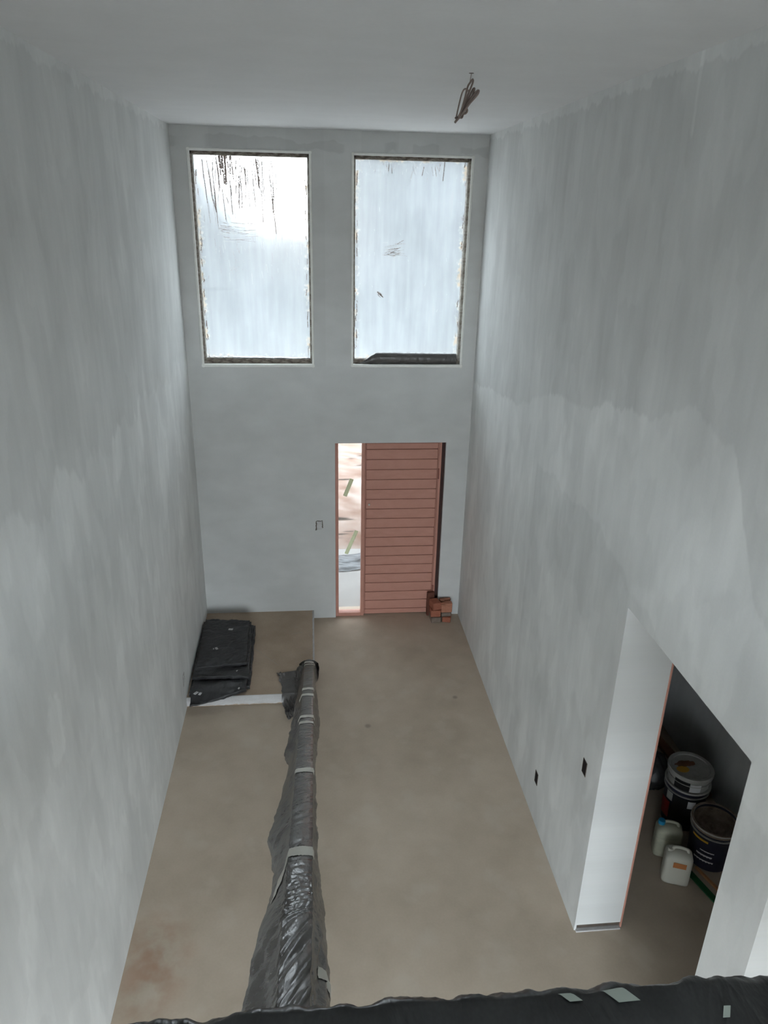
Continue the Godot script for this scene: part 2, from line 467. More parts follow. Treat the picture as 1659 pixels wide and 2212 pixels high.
# ------------------------------------------------------------------ windows
func film(s: int, dense: bool) -> StandardMaterial3D:
	var m := mat(Color.WHITE, 0.4, 0.4)
	m.backlight_enabled = true
	m.backlight = Color(0.86, 0.865, 0.86)
	m.transparency = BaseMaterial3D.TRANSPARENCY_ALPHA
	var w := 420
	var h := 740
	var ink := PackedFloat32Array()
	ink.resize(w * h)
	var r := RandomNumberGenerator.new()
	r.seed = s
	var scratch := func(x: float, y: float, dx: float, dy: float, wide: float, dark: float):
		var n := int(maxf(absf(dx), absf(dy)) * 1.4) + 1
		for i in n:
			if r.randf() < 0.12: continue
			var px := x + dx * i / n + r.randf_range(-0.6, 0.6)
			var py := y + dy * i / n
			for ox in range(-2, 3):
				var d := absf(ox) / maxf(wide, 0.3)
				var cx := int(px) + ox
				if d < 1.2 and cx >= 0 and cx < w and py >= 0 and py < h:
					ink[int(py) * w + cx] = maxf(ink[int(py) * w + cx], minf(1.0, dark * 1.35) * (1.0 - 0.35 * d) * r.randf_range(0.7, 1.0))
	if dense:
		for i in 95:   # long runs of adhesive below the upper edge
			scratch.call(r.randf_range(20, 170) if i < 45 else r.randf_range(150, 300), r.randf_range(0, 190) * r.randf(), r.randf_range(-6, 12), r.randf_range(25, 150), r.randf_range(0.5, 1.6), r.randf_range(0.35, 0.95))
		for i in 10:
			scratch.call(r.randf_range(90, 140), 0.0, r.randf_range(-3, 8), r.randf_range(40, 110), 2.2, 0.95)
		for i in 90:
			scratch.call(r.randf_range(10, 410), r.randf_range(40, 420), r.randf_range(-2, 4), r.randf_range(6, 40), 0.5, r.randf_range(0.15, 0.6))
		for i in 34:
			scratch.call(r.randf_range(70, 190), r.randf_range(230, 300), r.randf_range(8, 60), r.randf_range(-4, 6), r.randf_range(0.5, 1.5), r.randf_range(0.3, 0.9))
		for i in 20:
			scratch.call(r.randf_range(110, 160), r.randf_range(330, 400), r.randf_range(-12, 12), r.randf_range(4, 20), 0.6, 0.5)
	else:
		for i in 34:
			scratch.call(r.randf_range(105, 170), r.randf_range(290, 345), r.randf_range(10, 50), r.randf_range(-14, 8), r.randf_range(0.5, 1.6), r.randf_range(0.3, 0.8))
		for i in 12:
			scratch.call(r.randf_range(88, 104), r.randf_range(472, 488), r.randf_range(6, 16), r.randf_range(4, 14), 1.6, 0.8)
		for i in 24:
			scratch.call(r.randf_range(0, 330), r.randf_range(0, 40), r.randf_range(-8, 14), r.randf_range(6, 36), r.randf_range(0.5, 1.4), r.randf_range(0.2, 0.8))
		for i in 34:
			scratch.call(r.randf_range(10, 410), r.randf_range(20, 640), r.randf_range(-4, 4), r.randf_range(4, 16), 0.6, r.randf_range(0.1, 0.5))
		scratch.call(335.0, 0.0, -4.0, 70.0, 1.6, 0.8)
	for i in 46:   # crumbs of old film along the edges
		var left := r.randf() < 0.6
		scratch.call(r.randf_range(0, 10) if left else r.randf_range(410, 419), r.randf_range(0, 720), r.randf_range(-4, 4), r.randf_range(6, 36), 1.4, r.randf_range(0.3, 0.9))
	var haze := noise(s + 3, 1.0, 4)
	m.albedo_texture = picture(w, h, func(u, v):
		var k: float = ink[mini(int(v * h), h - 1) * w + mini(int(u * w), w - 1)]
		var c := Color(0.95, 0.965, 0.97)
		var wipe := 0.05 * haze.get_noise_2d(u * 12.0, v * 2.0) + 0.05 * haze.get_noise_2d(u * 3.0 + 8.0, v * 3.0)
		c = Color(c.r + wipe, c.g + wipe, c.b + wipe)
		# yellowed glue left along the border
		var rim: float = minf(minf(u, 1.0 - u) * 1.1, minf(v * 2.4, (1.0 - v) * 1.6))
		var glue := (1.0 - smoothstep(0.0, 0.05, rim + 0.035 * haze.get_noise_2d(u * 22.0, v * 40.0))) * smoothstep(-0.15, 0.35, haze.get_noise_2d(u * 5.0 + 30.0, v * 9.0))
		c = c.lerp(Color(0.78, 0.69, 0.58), glue * 0.7)
		c = c.lerp(Color(0.24, 0.18, 0.15), k)
		c.a = clampf(0.38 + maxf(1.5 * k, 0.62 * glue), 0.0, 1.0)
		return c)
	return m

func windows():
	var spots := [[0.158, 1.269, "window with scratched frosted film and dark streaks"], [1.665, 2.805, "window with frosted film curling up along its lower edge"]]
	for k in 2:
		var x0: float = spots[k][0]
		var x1: float = spots[k][1]
		var y0 := 2.979
		var y1 := 4.958
		var o := Node3D.new()
		o.name = "window_%d" % (k + 1)
		add_child(o)
		tag(o, spots[k][2], "", "", "structure")
		var cx := (x0 + x1) / 2
		var cy := (y0 + y1) / 2
		# pale plaster bead round the opening
		for s in [-1, 1]:
			put("bead", cmesh(Vector3(0.022, y1 - y0 + 0.03, 0.016), 0.003, Basis(), Vector3(cx + s * ((x1 - x0) / 2 - 0.001), cy, 0.001)), M.trim, o)
			put("frame_side", cmesh(Vector3(0.030, y1 - y0, 0.07), 0.004, Basis(), Vector3(cx + s * ((x1 - x0) / 2 - 0.015), cy, -0.085)), M.window_bar, o)
		put("bead", cmesh(Vector3(x1 - x0 + 0.03, 0.022, 0.016), 0.003, Basis(), Vector3(cx, y1 - 0.001, 0.001)), M.trim, o)
		put("sill", cmesh(Vector3(x1 - x0 + 0.03, 0.028, 0.085), 0.004, Basis(), Vector3(cx, y0 + 0.004, -0.028)), M.trim, o)
		put("frame_top", cmesh(Vector3(x1 - x0, 0.04, 0.07), 0.004, Basis(), Vector3(cx, y1 - 0.02, -0.085)), M.grime, o)
		put("frame_bottom", cmesh(Vector3(x1 - x0, 0.062, 0.07), 0.004, Basis(), Vector3(cx, y0 + 0.031, -0.085)), M.grime, o)
		var st := begin()
		face(st, [Vector3(x0 + 0.03, y0 + 0.05, -0.12), Vector3(x1 - 0.03, y0 + 0.05, -0.12), Vector3(x1 - 0.03, y1 - 0.03, -0.12), Vector3(x0 + 0.03, y1 - 0.03, -0.12)], Vector3(cx, cy, -1), Vector3(1.0 / (x1 - x0 - 0.06), 0, 0), Vector3(0, -1.0 / (y1 - y0 - 0.08), 0), Vector2(-(x0 + 0.03) / (x1 - x0 - 0.06), (y1 - 0.03) / (y1 - y0 - 0.08)))
		put("glass_pane", bmesh(Vector3(x0 + 0.02, y0 + 0.04, -0.150), Vector3(x1 - 0.02, y1 - 0.02, -0.145)), M.ripple_glass, o)
		put("film_pane", st.commit(), film(200 + k, k == 0), o)
		var n := noise(300 + k, 2.0, 3)
		if k == 0:
			# sagging lower hem of the film
			put("film_hem", grid(60, 8, func(u, v): return Vector3(lerpf(x0 + 0.04, x1 - 0.035, u), 3.062 - 0.012 * v + 0.006 * n.get_noise_1d(u * 6.0) - 0.012 * u, -0.112 + 0.045 * sin(v * PI * 0.8) + 0.004 * n.get_noise_2d(u * 20.0, v))), M.black_brown, o)
		else:
			# film rolled up on itself, its corner pulled down to a point
			put("film_curl", grid(90, 20, func(u, v):
				var x := lerpf(x0 + 0.05, x1 - 0.045, u)
				var lift := smoothstep(0.02, 0.22, u)
				var r := lerpf(0.012, 0.062, lift) * (1.0 + 0.08 * n.get_noise_1d(u * 8.0))
				var yc: float = lerpf(2.99, 3.056, lift) - 0.012 * u
				var a := lerpf(-0.6, 1.25, v) * PI
				return Vector3(x - 0.02 * (1.0 - lift) * v, yc + r * sin(a), -0.06 + r * 0.8 * cos(a) + 0.05 * (1.0 - lift) * v)), M.black_brown, o)

# ------------------------------------------------------------------ entrance
func entrance():
	var o := Node3D.new()
	o.name = "door_1"
	add_child(o)
	tag(o, "entrance door in salmon primer with narrow glazed sidelight", "", "", "structure")
	var zf := -0.055
	var bar := func(called, xa, xb, ya, yb, za, zb, m): return put(called, cmesh(Vector3(xb - xa, yb - ya, zb - za), 0.004, Basis(), Vector3((xa + xb) / 2, (ya + yb) / 2, (za + zb) / 2)), m, o)
	bar.call("frame_stile", 1.488, 1.523, 0.0, DOOR_T, -0.11, -0.02, M.primer)
	bar.call("mullion", 1.782, 1.82, 0.0, DOOR_T, -0.11, -0.022, M.primer)
	bar.call("frame_stile", 2.633, 2.662, 0.0, DOOR_T, -0.11, -0.03, M.primer)
	bar.call("frame_head", 1.523, 2.66, DOOR_T - 0.012, DOOR_T, -0.11, -0.03, M.primer)
	bar.call("sidelight_sill", 1.523, 1.782, 0.0, 0.045, -0.11, -0.022, M.primer)
	bar.call("gap_filler", 2.662, 2.70, 0.0, DOOR_T, -0.12, -0.045, M.gap)
	put("sidelight_glass", bmesh(Vector3(1.52, 0.04, -0.075), Vector3(1.785, DOOR_T - 0.01, -0.069)), M.glass, o)
	for t in [[1.674, 1.717, 1.597, 1.515, 0.045], [1.732, 1.09, 1.612, 0.80, 0.042]]:
		var a := Vector3(t[0], t[1], -0.066)
		var b := Vector3(t[2], t[3], -0.066)
		var d := b - a
		put("tape_strip", cmesh(Vector3(t[4], d.length(), 0.002), 0.0006, Basis(Vector3(0, 0, 1), atan2(d.y, d.x) + PI / 2), (a + b) / 2), M.film_tape, o)
	var leaf := put("leaf", bmesh(Vector3(1.822, 0.008, -0.10), Vector3(2.631, DOOR_T - 0.014, -0.058)), M.primer_dark, o)
	var y := DOOR_T - 0.014
	var n := 0
	while y > 0.03:
		var hgt := 0.072 if n == 0 else 0.117
		var lo := maxf(y - hgt, 0.01)
		put("board", cmesh(Vector3(0.790, y - lo - 0.005, 0.02), 0.004, Basis(), Vector3(2.2265, (y + lo) / 2, -0.052)), M.primer, leaf)
		y = lo
		n += 1
	for s in [1.826, 2.627]:
		put("leaf_stile", cmesh(Vector3(0.008, DOOR_T - 0.03, 0.022), 0.002, Basis(), Vector3(s, DOOR_T / 2, -0.048)), M.primer, leaf)
	var lock := put("lock_cylinder", lathe([Vector2(0, 0.012), Vector2(0.012, 0.012), Vector2(0.013, 0.009), Vector2(0.013, 0)], 24), M.chrome, o)
	tag(lock, "small round chrome lock cylinder")
	lock.transform = Transform3D(Basis(Vector3(1, 0, 0), PI / 2), Vector3(1.868, 1.42, -0.042))
	for yy in [1.78, 0.32]:
		var hinge := put("hinge", lathe([Vector2(0, 0.06), Vector2(0.009, 0.06), Vector2(0.009, -0.06), Vector2(0, -0.06)], 14), M.primer_dark, o)
		hinge.position = Vector3(2.636, yy, -0.03)

# ------------------------------------------------------------------ outside
func outside():
	var n := noise(400, 0.35, 5)
	var soil := mat(Color.WHITE, 0.95, 0.2)
	var f := noise(401, 1.0, 5)
	soil.albedo_texture = picture(512, 512, func(u, v):
		var t := 0.55 + 0.9 * f.get_noise_2d(u * 60.0 + v * 14.0, v * 18.0)
		var c := Color(0.50, 0.395, 0.345).lerp(Color(0.68, 0.63, 0.60), clampf(t, 0, 1))
		return c.lerp(Color(0.26, 0.23, 0.21), smoothstep(0.35, 0.5, f.get_noise_2d(u * 30.0 + 60.0, v * 50.0))))
	var bank := grid(60, 60, func(u, v):
		var x := lerpf(-14.0, 18.0, u)
		var z := lerpf(-1.95, -7.2, v)
		var up := 1.75 * (1.0 - exp(-0.5 * (v * 5.25)))
		return Vector3(x, -0.06 + up + 0.15 * n.get_noise_2d(x * 2.0, z * 2.0) * minf(1.0, v * 8.0), z))
	struct("ground_bank", bank, soil, "bare pinkish soil bank outside the entrance")
	# wooded hillside across the valley, dropping away to one side
	var green := mottled(Color(0.15, 0.157, 0.163), Color(0.25, 0.26, 0.27), 0.15, 0.95, 409, 0.1)
	var leafy := noise(410, 0.8, 5)
	var ridge := [[-60.0, 16.0], [-14.0, 12.0], [-5.0, 9.0], [-3.84, 7.3], [-2.84, 5.4], [-1.35, 3.9], [1.5, 3.4], [3.0, 9.0], [5.0, 13.0], [60.0, 16.0]]
	struct("ground_hillside", grid(300, 40, func(u, v):
		var x := lerpf(-60.0, 60.0, u)
		var r := curve_at(ridge, x)
		return Vector3(x, lerpf(1.1, r, pow(v, 1.5)) + 0.7 * leafy.get_noise_2d(x, v * 14.0) * v, lerpf(-6.6, -32.0, v))), green, "dark wooded hillside behind the frosted windows")
	var paved := mottled(Color(0.50, 0.49, 0.48), Color(0.58, 0.57, 0.56), 0.7, 0.9, 403)
	struct("ground_outside", bmesh(Vector3(-30, -0.3, -40), Vector3(35, -0.125, 45)), paved, "pale ground around the house")
	struct("ground_porch", bmesh(Vector3(-1.5, -0.124, -1.95), Vector3(5.0, -0.03, -0.21)), paved, "pale cement porch outside the entrance")
	struct("roof_porch", bmesh(Vector3(-0.2, 2.31, -2.5), Vector3(4.75, 2.46, -0.2)), mat(Color(0.86, 0.86, 0.85), 0.9, 0.3), "pale cement canopy over the entrance porch")
	var w := noise(405, 2.2, 4)
	var sheet := put("plastic_sheet", grid(50, 24, func(u, v):
		var x := lerpf(0.6, 2.9, u)
		return Vector3(x, -0.02 + 0.07 * sin(v * PI) * (0.7 + 0.6 * w.get_noise_2d(x, v)) + 0.02 * w.get_noise_2d(x * 3.0, v * 4.0), lerpf(-1.28, -1.78, v) + 0.12 * w.get_noise_1d(x * 0.7) - 0.12 * (x - 1.6))), plastic(Color(0.22, 0.23, 0.25), 0.4, 407))
	tag(sheet, "dark plastic sheet lying on the ground outside, seen through the sidelight", "plastic sheet")

# ------------------------------------------------------------------ wrapped stair beam
const LEFT := [[1.0, 1.075], [2.0, 1.08], [2.87, 1.063], [3.29, 1.058], [3.85, 1.045], [4.13, 1.072], [4.54, 1.060], [4.78, 1.051], [4.99, 1.033], [5.10, 1.028], [5.36, 1.052], [5.45, 1.072], [5.66, 1.063], [5.85, 1.045], [6.05, 1.037], [6.3, 1.030], [6.7, 1.03]]
const RIGHT := [[1.0, 1.262], [1.2, 1.272], [1.65, 1.226], [2.27, 1.249], [3.09, 1.263], [3.67, 1.241], [3.83, 1.231], [4.23, 1.228], [5.05, 1.228], [5.41, 1.229], [5.62, 1.251], [5.75, 1.256], [6.01, 1.261], [6.14, 1.264], [6.7, 1.262]]
func beam_y(z: float) -> float:
	return 0.15 + 0.481 * (z - 1.15)

func wrap_point(n: FastNoiseLite, u: float, z: float, off := 0.0) -> Vector3:
	# u runs round the sleeve: 0 lower left, up the left flank, over the top, down the right flank, back below
	var y := beam_y(z)
	var xl := curve_at(LEFT, z)
	var xr := curve_at(RIGHT, z)
	var slack := clampf(absf(xl - 1.13) * 9.0, 0.15, 1.0)
	var near := smoothstep(5.5, 6.0, z)
	var p: Vector2
	var ring := [Vector2(xl, -0.17), Vector2(xl + 0.012, -0.11), Vector2(1.118, -0.035), Vector2(1.133, -0.004), Vector2(1.145, 0.0), Vector2(1.176, 0.003), Vector2(1.205, 0.0), Vector2(1.217, -0.004), Vector2(1.222, -0.03), Vector2(lerpf(1.224, xr, 0.55), -0.10), Vector2(xr, -0.16), Vector2(1.20, -0.195), Vector2(1.13, -0.20), Vector2(xl, -0.17)]
	var t := u * (ring.size() - 1)
	var k := mini(int(t), ring.size() - 2)
	p = ring[k].lerp(ring[k + 1], t - k)
	var mid := Vector2(1.176, -0.09)
	var out := (p - mid).normalized()
	var top := smoothstep(-0.06, -0.005, p.y)
	# folds: taut across the top, slack and slanting on the flanks
	var across := n.get_noise_2d(z * 4.5 + p.x * 5.0, 3.0) * 0.010 + n.get_noise_2d(z * 13.0 + p.x * 24.0 * (0.3 + near), 8.0) * 0.006
	var flank := n.get_noise_2d(z * 2.2 - p.y * 7.0, p.y * 9.0) * 0.020 + n.get_noise_2d(z * 9.0 + p.y * 22.0, 5.0 + p.y * 4.0) * 0.009
	var w := lerpf(flank * slack, across * (0.5 + 0.9 * near), top)
	p += out * (w + off + 0.006)
	var yy := y + p.y
	if z < 1.62: yy = maxf(yy, 0.108)
	else: yy = maxf(yy, 0.002)
	return Vector3(p.x, yy, z)

func stair_beam():
	var t := thing("stair_beam", "long sloping steel stair beam wrapped in black plastic and taped", "beam")
	var n := noise(500, 1.0, 3)
	var b := Basis(Vector3(1, 0, 0), -atan(0.481))
	var z0 := 1.5
	var z1 := 6.63
	var st := begin()
	var len := (z1 - z0) / cos(atan(0.481))
	var mid := Vector3(1.177, (beam_y(z0) + beam_y(z1)) / 2 - 0.095, (z0 + z1) / 2)
	cbox(st, mid, Vector3(0.075, 0.14, len), 0.006, b)
	put("steel_beam", st.commit(), M.steel, t)
	put("wrap", grid(78, 620, func(u, v): return wrap_point(n, u, lerpf(1.10, 6.60, v)), true), M.black_brown, t)
	# closed end on the landing
	put("wrap_end", grid(78, 8, func(u, v):
		var p := wrap_point(n, u, 1.10)
		var c := Vector3(1.17, 0.12, 1.06)
		return p.lerp(c, v) + Vector3(0, 0, -0.03 * sin(v * PI)), true), M.black_brown, t)
	# bands of tape over the top
	var bands := [[1.135, 0.06, 0.16, 0.63], [1.27, 0.055, 0.16, 0.63], [2.50, 0.09, 0.22, 0.60], [2.73, 0.075, 0.14, 0.62], [3.44, 0.075, 0.17, 0.62], [3.60, 0.06, 0.22, 0.62], [4.58, 0.065, 0.22, 0.60], [5.52, 0.075, 0.10, 0.60]]
	for k in bands.size():
		var d: Array = bands[k]
		put("tape_band", grid(46, 6, func(u, v):
			var uu := lerpf(d[2], d[3], u)
			var skew := 0.20 * maxf(0.0, 0.24 - uu) / 0.14 if k == 7 else 0.05 * maxf(0.0, 0.26 - uu) / 0.14
			return wrap_point(n, uu, d[0] + (v - 0.5) * d[1] + skew + 0.004 * n.get_noise_2d(uu * 40.0, v * 2.0 + k), 0.0025)), M.tape, t)
	put("tape_band", grid(12, 6, func(u, v): return wrap_point(n, lerpf(0.66, 0.76, u), 6.14 + (v - 0.5) * 0.05 + 0.05 * absf(u - 0.45), 0.003)), M.tape, t)
	# the loose end of the wrapping that spills over the landing's edge
	var w := noise(510, 1.0, 3)
	put("loose_flap", grid(40, 50, func(u, v):
		var a := Vector3(1.125, 0.19, 1.20).lerp(Vector3(1.10, 0.26, 2.0), v)
		var c := Vector3(0.855, 0.125, 1.26).lerp(Vector3(0.955, 0.02, 1.84), v)
		var p := a.lerp(c, u)
		var drop := smoothstep(1.605, 1.68, p.z)
		p.y = maxf(p.y - 0.09 * sin(u * PI) * 0.7 + 0.05 * w.get_noise_2d(u * 3.0 + v * 2.0, v * 3.0) + 0.02 * w.get_noise_2d(u * 9.0, v * 7.0), lerpf(0.112, 0.006, drop))
		p.x += 0.025 * w.get_noise_2d(v * 4.0, 7.0) * u
		return p), M.black_brown, t)

# ------------------------------------------------------------------ folded sheet on the landing
func folded_sheet():
	var t := thing("folded_plastic_sheet", "thick black plastic sheet folded in layers on the low landing", "plastic sheet", Vector3(0, 0.105, 0))
	var n := noise(600, 1.0, 4)
	# outlines of the layers, far left, far right, near right, near left
	var layers := [
		[Vector2(0.012, 0.36), Vector2(0.58, 0.36), Vector2(0.60, 1.50), Vector2(0.02, 1.58), 0.0, 0.035],
		[Vector2(0.02, 0.33), Vector2(0.56, 0.40), Vector2(0.57, 1.58), Vector2(0.05, 1.75), 0.035, 0.03],
		[Vector2(0.012, 0.34), Vector2(0.54, 0.37), Vector2(0.585, 1.42), Vector2(0.03, 1.40), 0.062, 0.03],
		[Vector2(0.03, 0.32), Vector2(0.515, 0.38), Vector2(0.545, 1.22), Vector2(0.05, 1.24), 0.09, 0.026]]
	for k in layers.size():
		var d: Array = layers[k]
		put("layer", grid(64, 96, func(u, v):
			# a flat pillow: the outer tenth of u and v rolls under
			var uu := clampf((u - 0.06) / 0.88, 0, 1)
			var vv := clampf((v - 0.04) / 0.92, 0, 1)
			var q: Vector2 = d[0].lerp(d[1], uu).lerp(d[3].lerp(d[2], uu), vv)
			var under := maxf(maxf(0.06 - u, u - 0.94) / 0.06, maxf(0.04 - v, v - 0.96) / 0.04)
			under = clampf(under, 0.0, 1.0)
			var wr: float = 0.012 * n.get_noise_2d(q.x * 5.0 + k * 9.0, q.y * 9.0) + 0.006 * n.get_noise_2d(q.x * 14.0, q.y * 20.0 + k)
			wr += 0.012 * smoothstep(1.0, 1.3, q.y) * sin(q.y * 24.0 + q.x * 5.0 + k * 2.0)
			var fall := smoothstep(1.60, 1.70, q.y) * 0.05
			q.x += 0.012 * n.get_noise_2d(q.y * 5.0, k * 5.0) * (1.0 if u > 0.5 else 0.15)
			q.y += 0.014 * n.get_noise_2d(q.x * 6.0, k * 7.0 + 3.0)
			return Vector3(maxf(q.x, 0.012), maxf(d[4] + d[5] * (1.0 - under) + wr * (1.0 if k == 3 else 0.8) - fall, 0.002), q.y)), M.black_dull, t)
	# specks of white plaster dropped on it
	for s in [[0.22, 0.95, 0.025], [0.19, 0.955, 0.012], [0.33, 0.58, 0.03], [0.10, 1.63, 0.03], [0.14, 1.645, 0.025], [0.46, 1.33, 0.012], [0.50, 1.58, 0.016]]:
		var yy: float = 0.13 if s[1] < 1.24 else (0.105 if s[1] < 1.4 else 0.075)
		var m := cmesh(Vector3(s[2] * 1.6, 0.006, s[2]), 0.002, Basis(Vector3(0, 1, 0), s[0] * 9.0), Vector3(s[0], yy, s[1]))
		put("plaster_speck", m, M.white_edge, t)

# ------------------------------------------------------------------ plastic over the slab edge under the camera
func edge_sheet():
	var t := thing("floor_cover", "black plastic sheet covering the edge of the upper floor", "plastic sheet")
	var n := noise(700, 1.0, 4)
	var crest := [[0.3, 2.962], [0.7, 2.985], [0.93, 3.006], [1.04, 3.010], [1.11, 3.030], [1.2, 3.020], [1.254, 3.027], [1.34, 3.021], [1.41, 3.028], [1.54, 3.019], [1.625, 3.010], [1.756, 3.011], [1.89, 3.016], [1.956, 3.017], [2.05, 3.012], [2.19, 2.996], [2.6, 2.985], [2.95, 2.98]]
	var skin := func(x: float, s: float) -> Vector3:
		# s 0: hanging below the edge, 0.35: the crest, 1: far back on the floor
		var c := curve_at(crest, x)
		var y: float
		var z: float
		if s < 0.35:
			var a := s / 0.35
			y = lerpf(2.62, c, sin(a * PI / 2))
			z = 6.58 + 0.05 * (1.0 - cos(a * PI / 2)) - 0.02 * sin(a * PI)
		else:
			var a := (s - 0.35) / 0.65
			y = lerpf(c, 2.972, smoothstep(0.0, 0.35, a))
			z = 6.63 + 0.75 * a
		y += 0.010 * n.get_noise_2d(x * 7.0, s * 5.0) * smoothstep(0.36, 0.45, s) + 0.005 * n.get_noise_2d(x * 14.0 + s * 30.0, s * 22.0) * smoothstep(0.38, 0.46, s)
		z += 0.02 * n.get_noise_2d(x * 8.0, s * 3.0 + 5.0) * (1.0 - smoothstep(0.30, 0.36, s))
		return Vector3(x, maxf(y, 2.964) if s > 0.36 else y, z)
	put("sheet", grid(420, 110, func(u, v): return skin.call(lerpf(0.02, 2.93, u), v)), M.black, t)
	# pieces of tape holding it down
	for d in [[1.725, 1.752, 0.345, 0.362, 0.5], [1.815, 1.86, 0.345, 0.372, 0.7], [2.055, 2.07, 0.39, 0.408, -0.3]]:
		put("tape_patch", grid(10, 8, func(u, v):
			var x: float = lerpf(d[0], d[1], u) + d[4] * 0.04 * v
			return Vector3(skin.call(x, lerpf(d[2], d[3], v))) + Vector3(0, 0.004, 0)), M.tape_old, t)
	var w := thing("plywood_offcut", "edge of a yellowish plywood offcut beside the black floor cover", "board", Vector3(2.36, 2.962, 6.74))
	put("sheet", cmesh(Vector3(0.36, 0.07, 0.2), 0.004, Basis(Vector3(0, 1, 0), 0.25), Vector3(0, 0.035, 0)), M.wood, w)

# ------------------------------------------------------------------ bricks
func brick_heap():
	var g := "bricks heaped beside the entrance door"
	var list := [
		[Vector3(2.655, 0.036, 0.12), Vector3(0.115, 0.07, 0.16), 0.03, "brick_grey", "cement-grey brick at the bottom of the heap beside the door", false],
		[Vector3(2.795, 0.034, 0.13), Vector3(0.10, 0.064, 0.14), -0.25, "brick", "broken orange brick on the floor at the heap's wall side", false],
		[Vector3(2.653, 0.116, 0.115), Vector3(0.118, 0.085, 0.15), -0.04, "brick", "red brick in the middle of the heap's door side", false],
		[Vector3(2.778, 0.093, 0.10), Vector3(0.115, 0.05, 0.15), 0.03, "brick_grey", "thin cement-grey brick under the largest pale brick", false],
		[Vector3(2.652, 0.207, 0.115), Vector3(0.105, 0.09, 0.14), 0.22, "brick", "red brick on top of the heap's door side", false],
		[Vector3(2.778, 0.182, 0.10), Vector3(0.13, 0.12, 0.15), 0.02, "brick_pale", "largest pale orange brick on top of the heap", true],
		[Vector3(2.612, 0.155, 0.0), Vector3(0.085, 0.31, 0.05), 0.1, "brick_dark", "dark red brick stood on end behind the heap against the door", false]]
	for d in list:
		var o := thing("brick", d[4], "brick", d[0], d[2], g)
		if d[5]:
			# hollow brick with a slot along its top
			var s: Vector3 = d[1]
			var st := begin()
			cbox(st, Vector3(0, -0.012, 0), Vector3(s.x, s.y - 0.024, s.z), 0.005)
			for q in [[Vector3(0, s.y / 2 - 0.013, s.z * 0.28), Vector3(s.x, 0.026, s.z * 0.44)], [Vector3(0, s.y / 2 - 0.013, -s.z * 0.40), Vector3(s.x, 0.026, s.z * 0.2)], [Vector3(-s.x * 0.3, s.y / 2 - 0.013, 0), Vector3(s.x * 0.4, 0.026, s.z)]]:
				cbox(st, q[0], q[1], 0.004)
			put("body", st.commit(), M[d[3]], o)
		else:
			put("body", cmesh(d[1], 0.007), M[d[3]], o)

# ------------------------------------------------------------------ store room
func band(r: float, y0: float, y1: float, a0: float, a1: float, taper := 0.0) -> ArrayMesh:
	return grid(18, 3, func(u, v): return Vector3((r - taper * v) * cos(lerpf(a0, a1, u)), lerpf(y1, y0, v), (r - taper * v) * sin(lerpf(a0, a1, u))))

func bucket(called: String, label: String, at: Vector3, hgt: float, r: float, body: Material, lidded: bool) -> Node3D:
	var o := thing(called, label, "bucket", at, 0.0, "buckets in the store room")
	var rb := r * 0.88
	put("body", lathe([Vector2(0, 0.002), Vector2(rb - 0.01, 0.0), Vector2(rb, 0.01), Vector2(r - 0.006, hgt - 0.05), Vector2(r - 0.006, hgt), Vector2(r - 0.012, hgt), Vector2(r - 0.014, hgt - 0.05), Vector2(rb - 0.008, 0.014), Vector2(0, 0.012)], 44), body, o)
	put("rim", lathe([Vector2(r - 0.012, hgt), Vector2(r + 0.006, hgt + 0.002), Vector2(r + 0.008, hgt - 0.012), Vector2(r - 0.004, hgt - 0.016)], 44), M.bucket_white, o)
	put("collar", lathe([Vector2(r - 0.006, hgt - 0.05), Vector2(r + 0.004, hgt - 0.052), Vector2(r + 0.004, hgt - 0.058), Vector2(r - 0.008, hgt - 0.06)], 44), M.bucket_white, o)
	if lidded:
		put("lid", lathe([Vector2(0, hgt + 0.004), Vector2(r - 0.022, hgt + 0.004), Vector2(r - 0.016, hgt + 0.012), Vector2(r + 0.006, hgt + 0.014), Vector2(r + 0.011, hgt + 0.008), Vector2(r + 0.011, hgt - 0.016)], 44), M.bucket_white, o)
	return o

func jerry_can(label: String, at: Vector3, turn: float, m: Material, h: float) -> Node3D:
	var o := thing("jerry_can", label, "jerry can", at, turn, "plastic cans in the store room")
	# rounded rectangular body that draws in at the shoulders
	put("body", grid(48, 26, func(u, v):
		var a: float = u * TAU
		var c := Vector2(cos(a), sin(a))
		var k := pow(pow(absf(c.x), 5.0) + pow(absf(c.y), 5.0), -0.2)
		var close := 1.0
		var y := 0.0
		if v < 0.1:
			close = sin(v / 0.1 * PI / 2)
		elif v < 0.75:
			y = (v - 0.1) / 0.65 * h * 0.82
		else:
			var s: float = (v - 0.75) / 0.25
			y = h * (0.82 + 0.18 * sin(s * PI / 2))
			close = lerpf(1.0, 0.0, pow(s, 2.2))
		y += 0.006 if v < 0.08 else 0.0
		return Vector3(c.x * k * 0.095 * close, maxf(y, 0.0), c.y * k * 0.068 * close), true), m, o)
	put("handle", tube([Vector3(-0.045, h * 0.93, 0), Vector3(-0.04, h * 1.06, 0), Vector3(0.0, h * 1.09, 0), Vector3(0.05, h * 1.05, 0), Vector3(0.058, h * 0.92, 0)], 0.011, 10), m, o)
	put("neck", lathe([Vector2(0.02, h * 0.9), Vector2(0.02, h * 1.03), Vector2(0.0, h * 1.03)], 20), m, o).position = Vector3(-0.062, 0, 0)
	return o

